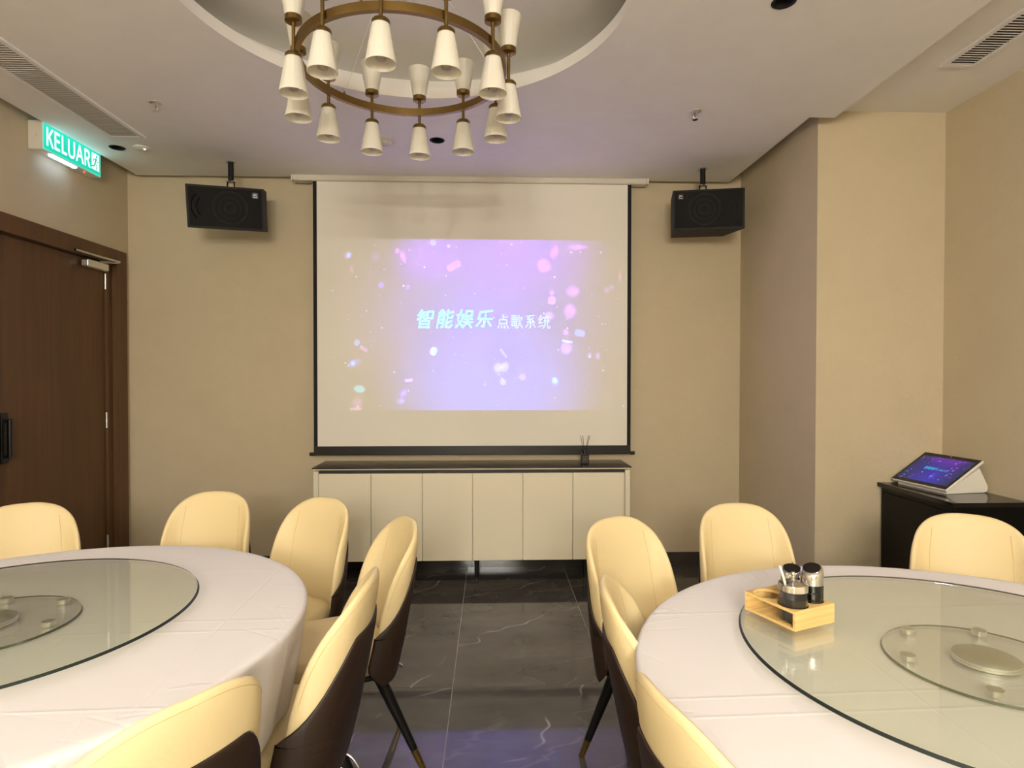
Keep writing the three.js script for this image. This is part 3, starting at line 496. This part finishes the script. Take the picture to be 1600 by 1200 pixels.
// ---------------------------------------------------------------- condiment caddy
M.bamboo = std({ map: dataTex(256, ((f, s) => (i, j, k) => { const v = 0.94 + (f[k] - 0.5) * 0.22 + (s[k] - 0.5) * 0.16; return [236 * v, 198 * v, 126 * v]; })(noiseField(256, 3, 4, 91, 0.4, 8), noiseField(256, 2, 2, 95, 0.5, 2)), true), roughness: 0.5 });
const CADDY = { y: 0.7785, turn: 0 };
{
  // near corner (0.657,1.283), left end (0.604,1.41), right end (0.772,1.32)
  const lx = 0.0, t = thing('condiment_caddy', 'bamboo condiment caddy with round holes on the glass turntable', 'caddy', V(0.692, CADDY.y, 1.365));
  const L = 0.142, W = 0.125, H = 0.043, b = 0.006;                  // L along local z (open sides face -x/+x), W along local x
  t.rotation.y = Math.atan2(-0.053, 0.127) * -1; CADDY.turn = t.rotation.y; CADDY.L = L; CADDY.W = W;
  const holes = [[-0.027, 0.035, 0.0325], [0.034, 0.034, 0.0262], [-0.027, -0.035, 0.0325], [0.036, -0.022, 0.026]];
  const s = new THREE.Shape([[-W / 2, -L / 2], [W / 2, -L / 2], [W / 2, L / 2], [-W / 2, L / 2]].map(([x, y]) => new THREE.Vector2(x, y)));
  for (const [x, y, r] of holes) { const h = new THREE.Path(); h.absarc(x, -y, r, 0, Math.PI * 2, true); s.holes.push(h); }
  const top = new THREE.ExtrudeGeometry(s, { depth: b, bevelEnabled: false, curveSegments: 24 }); top.rotateX(-Math.PI / 2).translate(0, H - b, 0);
  const uvm = (g) => { g = metreUV(g); const uv = g.attributes.uv; for (let i = 0; i < uv.count; i++) uv.setXY(i, uv.getX(i) * 6, uv.getY(i) * 6); return g; };
  part('top_board', uvm(top), M.bamboo, t);
  part('bottom_board', uvm(box(W, b, L, 0, b / 2, 0)), M.bamboo, t);
  for (const k of [-1, 1]) part('end_board', uvm(box(W, H - 2 * b, b, 0, H / 2, k * (L / 2 - b / 2))), M.bamboo, t);
  const place = (x, z) => { const v = new THREE.Vector3(x, b + 0.0005, z).applyEuler(t.rotation).add(t.position); return v; };
  // near end is local +z, shape y -> -z
  const jar = thing('sauce_jar', 'glass sauce jar with steel lid and white spoon in the caddy', 'jar', place(-0.027, 0.035)); jar.scale.set(1.26, 1.4, 1.26);
  part('jar_glass', lathe([[0, 0.0], [0.022, 0.0], [0.0245, 0.003], [0.0245, 0.05]], 40), phy({ color: 0xffffff, roughness: 0.03, transmission: 1, thickness: 0 }), jar);
  part('sauce', lathe([[0, 0.004], [0.0238, 0.0045], [0.0238, 0.038], [0, 0.038]], 32), std({ color: 0x0d0604, roughness: 0.3 }), jar);
  part('lid', lathe([[0.0255, 0.05], [0.0255, 0.058], [0.024, 0.0605], [0.012, 0.063], [0.004, 0.064], [0.0025, 0.066], [0.003, 0.072], [0.0045, 0.075], [0.003, 0.078], [0, 0.0785]], 40), M.chrome, jar);
  part('spoon', tube([new THREE.Vector3(-0.014, 0.05, 0.006), new THREE.Vector3(-0.021, 0.075, 0.004), new THREE.Vector3(-0.026, 0.089, 0.003)], 0.0022, 8, 8), M.white, jar);
  const bottle = (p, label, capTurn, tall) => {
    const o = thing('cruet_bottle', label, 'bottle', p, capTurn); o.scale.y = tall;
    part('bottle_body', lathe([[0, 0], [0.023, 0], [0.0248, 0.002], [0.0248, 0.034], [0.0238, 0.036], [0.0248, 0.038], [0.0248, 0.05], [0.0238, 0.052], [0.0248, 0.054], [0.0248, 0.068], [0, 0.068]], 40), std({ color: 0x0b0c0b, roughness: 0.08 }), o);
    // slanted hood
    const n = 40, pos = [], idx = [], rows = [[0.0252, 0], [0.0252, 0.4], [0.0246, 0.75], [0.0225, 0.95], [0.0185, 1.0]];
    rows.forEach(([r, v]) => { for (let i = 0; i <= n; i++) { const a = (i / n) * Math.PI * 2, x = Math.sin(a) * r, z = Math.cos(a) * r, hgt = 0.031 - 0.32 * z; pos.push(x, 0.067 + v * hgt, z); } });
    for (let k = 0; k < rows.length - 1; k++) for (let i = 0; i < n; i++) { const a = k * (n + 1) + i, b2 = a + n + 1; idx.push(a, a + 1, b2, a + 1, b2 + 1, b2); }
    const g = new THREE.BufferGeometry(); g.setAttribute('position', new THREE.Float32BufferAttribute(pos, 3)); g.setIndex(idx); g.computeVertexNormals();
    part('hood', g, M.chrome, o, 'slanted steel hood');
    const lid = cyl(0.0188, 0.0188, 0.002, 0, 0, 0, 32); lid.rotateX(0.31).translate(0, 0.0985, 0);
    part('flap', lid, std({ color: 0x17110e, roughness: 0.25, metalness: 0.3 }), o, 'dark oval pouring flap');
    part('spout', tube([new THREE.Vector3(0.0, 0.098, -0.018), new THREE.Vector3(0.0, 0.101, -0.026), new THREE.Vector3(0.0, 0.103, -0.032)], 0.0022, 8, 8), M.chrome, o);
  };
  bottle(place(0.034, 0.034), 'black cruet bottle with slanted steel hood, nearer of the two', -0.9, 1.12);
  bottle(place(0.036, -0.022), 'cruet bottle with steel hood half hidden behind the others', -0.5, 0.94);
}

// ---------------------------------------------------------------- dining chairs
function makeChair() {
  const root = new THREE.Group();
  const R1 = 0.38, U1 = 0.115, R2 = 0.088, th1 = U1 / R1;
  const map = (u, y, off, o) => {
    const s = Math.sign(u), v = Math.abs(u); let x, z, th;
    if (v <= U1) { th = v / R1; x = R1 * Math.sin(th); z = R1 * (1 - Math.cos(th)); }
    else { th = th1 + (v - U1) / R2; x = R1 * Math.sin(th1) + R2 * (Math.sin(th) - Math.sin(th1)); z = R1 * (1 - Math.cos(th1)) + R2 * (Math.cos(th1) - Math.cos(th)); }
    const yy = Math.max(y, 0.46), back = 0.195 + 0.2 * (yy - 0.46) - (y < 0.46 ? (0.46 - y) * 0.25 : 0), wide = 1 + 0.04 * Math.max(0, (0.62 - y) / 0.2);
    return o.set(s * (x * wide - Math.sin(th) * off), y, -back + z + Math.cos(th) * off);
  };
  function pillow(outline, cu, cy, half, off, ex, rings = 12) {
    const n = outline.length, pos = [], idx = [], uv = [], p = new THREE.Vector3();
    const side = (sg) => { const b0 = pos.length / 3; for (let k = 0; k <= rings; k++) { const q = k / rings, rho = 1 - (1 - q) ** 1.7 , tck = half * (1 - rho ** ex) ** (1 / 2.2); for (let i = 0; i < n; i++) { const u = cu + rho * (outline[i][0] - cu), y = cy + rho * (outline[i][1] - cy); map(u, y, off + sg * tck, p); pos.push(p.x, p.y, p.z); uv.push(u * 5, y * 5); } }
      for (let k = 0; k < rings; k++) for (let i = 0; i < n; i++) { const a = b0 + k * n + i, b = b0 + k * n + (i + 1) % n, c = a + n, d = b + n; if (sg > 0) idx.push(a, c, b, b, c, d); else idx.push(a, b, c, b, d, c); } };
    side(1); side(-1);
    let g = new THREE.BufferGeometry(); g.setAttribute('position', new THREE.Float32BufferAttribute(pos, 3)); g.setAttribute('uv', new THREE.Float32BufferAttribute(uv, 2)); g.setIndex(idx);
    g = mergeVertices(g, 1e-5); g.computeVertexNormals(); return g;
  }
  // upholstered back
  const U = 0.23, yc = 0.49, yt = 0.825, out = [], N = 72, e = 2 / 2.7;
  for (let i = 0; i <= N; i++) { const a = (i / N) * Math.PI, c = Math.cos(a), s = Math.sin(a); out.push([Math.sign(c) * U * Math.abs(c) ** e, yc + (yt - yc) * s ** e]); }
  for (let i = 1; i < 12; i++) { const a = Math.PI + (i / 12) * Math.PI, c = Math.cos(a), s = Math.sin(a); out.push([Math.sign(c) * U * Math.abs(c) ** 0.6, yc - 0.09 * Math.abs(s) ** 0.6]); }
  const back = part('backrest', pillow(out, 0, 0.6, 0.019, 0, 5), M.cream, root, 'cream leather backrest with rounded top');
  const seamPts = (sc, off) => { const q = []; for (let i = 4; i <= N - 4; i += 2) { const [u, y] = out[i], p = new THREE.Vector3(); map(u * sc, 0.6 + (y - 0.6) * sc, off, p); q.push(p); } return q; };
  part('seam', tube(seamPts(0.94, -0.0106), 0.0008, 70, 5), M.seam, back);
  for (const s of [-1, 1]) { const q = []; for (let y = 0.47; y <= 0.772; y += 0.025) { const p = new THREE.Vector3(); map(s * (0.134 - Math.max(0, y - 0.68) * 0.12), y, 0.0187, p); q.push(p); } part('seam', tube(q, 0.0007, 24, 5), M.seam, back); }
  // brown outer shell
  const so = [], UB = 0.242, sm = (a, b, v) => { const t = Math.max(0, Math.min(1, (v - a) / (b - a))); return t * t * (3 - 2 * t); };
  for (let i = 0; i <= 40; i++) { const u = UB - (i / 40) * 2 * UB; so.push([u, 0.71 - 0.175 * sm(0.1, 0.22, Math.abs(u)) - 0.035 * Math.max(0, Math.abs(u) / UB - 0.8) ** 2 / 0.04]); }
  for (let i = 1; i < 10; i++) so.push([-UB + (i > 6 ? 0.05 * ((i - 6) / 4) ** 2 : 0), 0.52 - (i / 10) * 0.17]);
  for (let i = 0; i <= 20; i++) so.push([-0.19 + (i / 20) * 0.38, 0.345 - 0.012 * Math.sin((i / 20) * Math.PI)]);
  for (let i = 9; i >= 1; i--) so.push([UB - (i > 6 ? 0.05 * ((i - 6) / 4) ** 2 : 0), 0.52 - (i / 10) * 0.17]);
  part('outer_shell', pillow(so, 0, 0.47, 0.008, -0.021, 9), M.brown, root, 'dark brown leather outer shell');
  // seat
  const seat = (w, d, y0, y1, r, zc) => { const n = 56, prof = [], pos = [], idx = [], uv = []; for (let k = 0; k <= 8; k++) { const a = -Math.PI / 2 + (k / 8) * Math.PI; prof.push([Math.cos(a) * r - r, (y0 + y1) / 2 + Math.sin(a) * ((y1 - y0) / 2 - 0.004)]); }
    prof.unshift([-0.12, y0]); prof.push([-0.06, y1 + 0.003], [-0.14, y1 + 0.007], [-0.22, y1 + 0.008]);
    prof.forEach(([dr, y]) => { for (let i = 0; i < n; i++) { const a = (i / n) * Math.PI * 2, c = Math.cos(a), s = Math.sin(a), f = Math.max(0.001, 1 + dr / 0.22), k2 = 2 / 4.2; const fx = Math.sign(c) * Math.abs(c) ** k2 * (w / 2), fz = Math.sign(s) * Math.abs(s) ** k2 * (d / 2); pos.push(fx * f, y, zc + fz * f); uv.push(fx * f * 5, fz * f * 5 + y); } });
    for (let k = 0; k < prof.length - 1; k++) for (let i = 0; i < n; i++) { const a = k * n + i, b = k * n + (i + 1) % n, c = a + n, e2 = b + n; idx.push(a, c, b, b, c, e2); }
    const g = new THREE.BufferGeometry(); g.setAttribute('position', new THREE.Float32BufferAttribute(pos, 3)); g.setAttribute('uv', new THREE.Float32BufferAttribute(uv, 2)); g.setIndex(idx); g.computeVertexNormals(); return g; };
  part('seat', seat(0.365, 0.385, 0.365, 0.46, 0.03, 0.03), M.cream, root, 'cream leather seat cushion');
  part('seat_frame', rbox(0.31, 0.02, 0.32, 0.008, 0, 0.356, 0.02), M.black, root);
  for (const sx of [-1, 1]) for (const sz of [-1, 1]) {
    const top = new THREE.Vector3(sx * 0.125, 0.352, 0.02 + sz * 0.135), bot = new THREE.Vector3(sx * (sz > 0 ? 0.19 : 0.14), 0.0, sz > 0 ? 0.2 : -0.265);
    const leg = new THREE.Group(); leg.name = 'leg'; root.add(leg);
    const d = bot.clone().sub(top), len = d.length(), qn = new THREE.Quaternion().setFromUnitVectors(new THREE.Vector3(0, -1, 0), d.clone().normalize());
    const a = part('leg_shaft', cyl(0.019, 0.0125, len * 0.78, 0, -len * 0.39, 0, 20), M.black, leg), b = part('leg_tip', cyl(0.0128, 0.0098, len * 0.215, 0, -len * 0.885, 0, 20), M.gold, leg, 'brass leg tip');
    for (const m of [a, b]) { m.quaternion.copy(qn); m.position.copy(top); }
  }
  part('pull_ring', tube([new THREE.Vector3(-0.026, 0.352, -0.16), new THREE.Vector3(-0.027, 0.325, -0.205), new THREE.Vector3(0, 0.297, -0.232), new THREE.Vector3(0.027, 0.325, -0.205), new THREE.Vector3(0.026, 0.352, -0.16)], 0.0035, 24, 8), M.chrome, root, 'chrome pull ring');
  return root;
}
const chairProto = makeChair();
const TL = [-1.147, 1.427], TR = [1.0225, 1.084];
// table, backrest-top x and depth, extra turn, label
const CHAIRS = [
  [TL, -1.871, 2.460, 0, 'cream and brown dining chair in front of the wooden door'],
  [TL, -1.205, 2.691, -0.08, 'cream and brown dining chair against the wall under the left speaker'],
  [TL, -0.678, 2.534, -0.12, 'cream and brown dining chair overlapping the left end of the sideboard'],
  [TL, -0.279, 2.155, -0.27, 'cream and brown dining chair with a splayed black leg showing, door table'],
  [TL, -0.298, 1.556, -0.15, 'cream and brown dining chair seen from its side, door table aisle'],
  [TL, -0.473, 0.962, 0, 'cream and brown dining chair in bottom left corner, back to the viewer'],
  [TR, 0.431, 2.155, 0.05, 'cream and brown dining chair overlapping the right end of the sideboard'],
  [TR, 0.978, 2.376, 0, 'cream and brown dining chair behind the bamboo caddy'],
  [TR, 1.771, 2.155, 0, 'cream and brown dining chair in front of the black counter'],
  [TR, 0.273, 1.478, 0.33, 'cream and brown dining chair seen from its side, caddy table aisle'],
  [TR, 0.268, 0.945, 0.05, 'cream and brown dining chair at bottom edge beside the caddy table'],
];
CHAIRS.forEach(([c, x, d, extra, label], i) => {
  const o = i ? chairProto.clone() : chairProto, dx = c[0] - x, dd = c[1] - d, L = Math.hypot(dx, dd);
  const a = Math.atan2(dx, -dd) + extra, top = 0.273;
  o.name = numbered('dining_chair');
  o.position.set(x + Math.sin(a) * top, 0, -d + Math.cos(a) * top); o.rotation.y = a;
  scene.add(o); tag(o, label, 'chair', 'dining chairs around the two tables');
});

renderer.render(scene, camera);
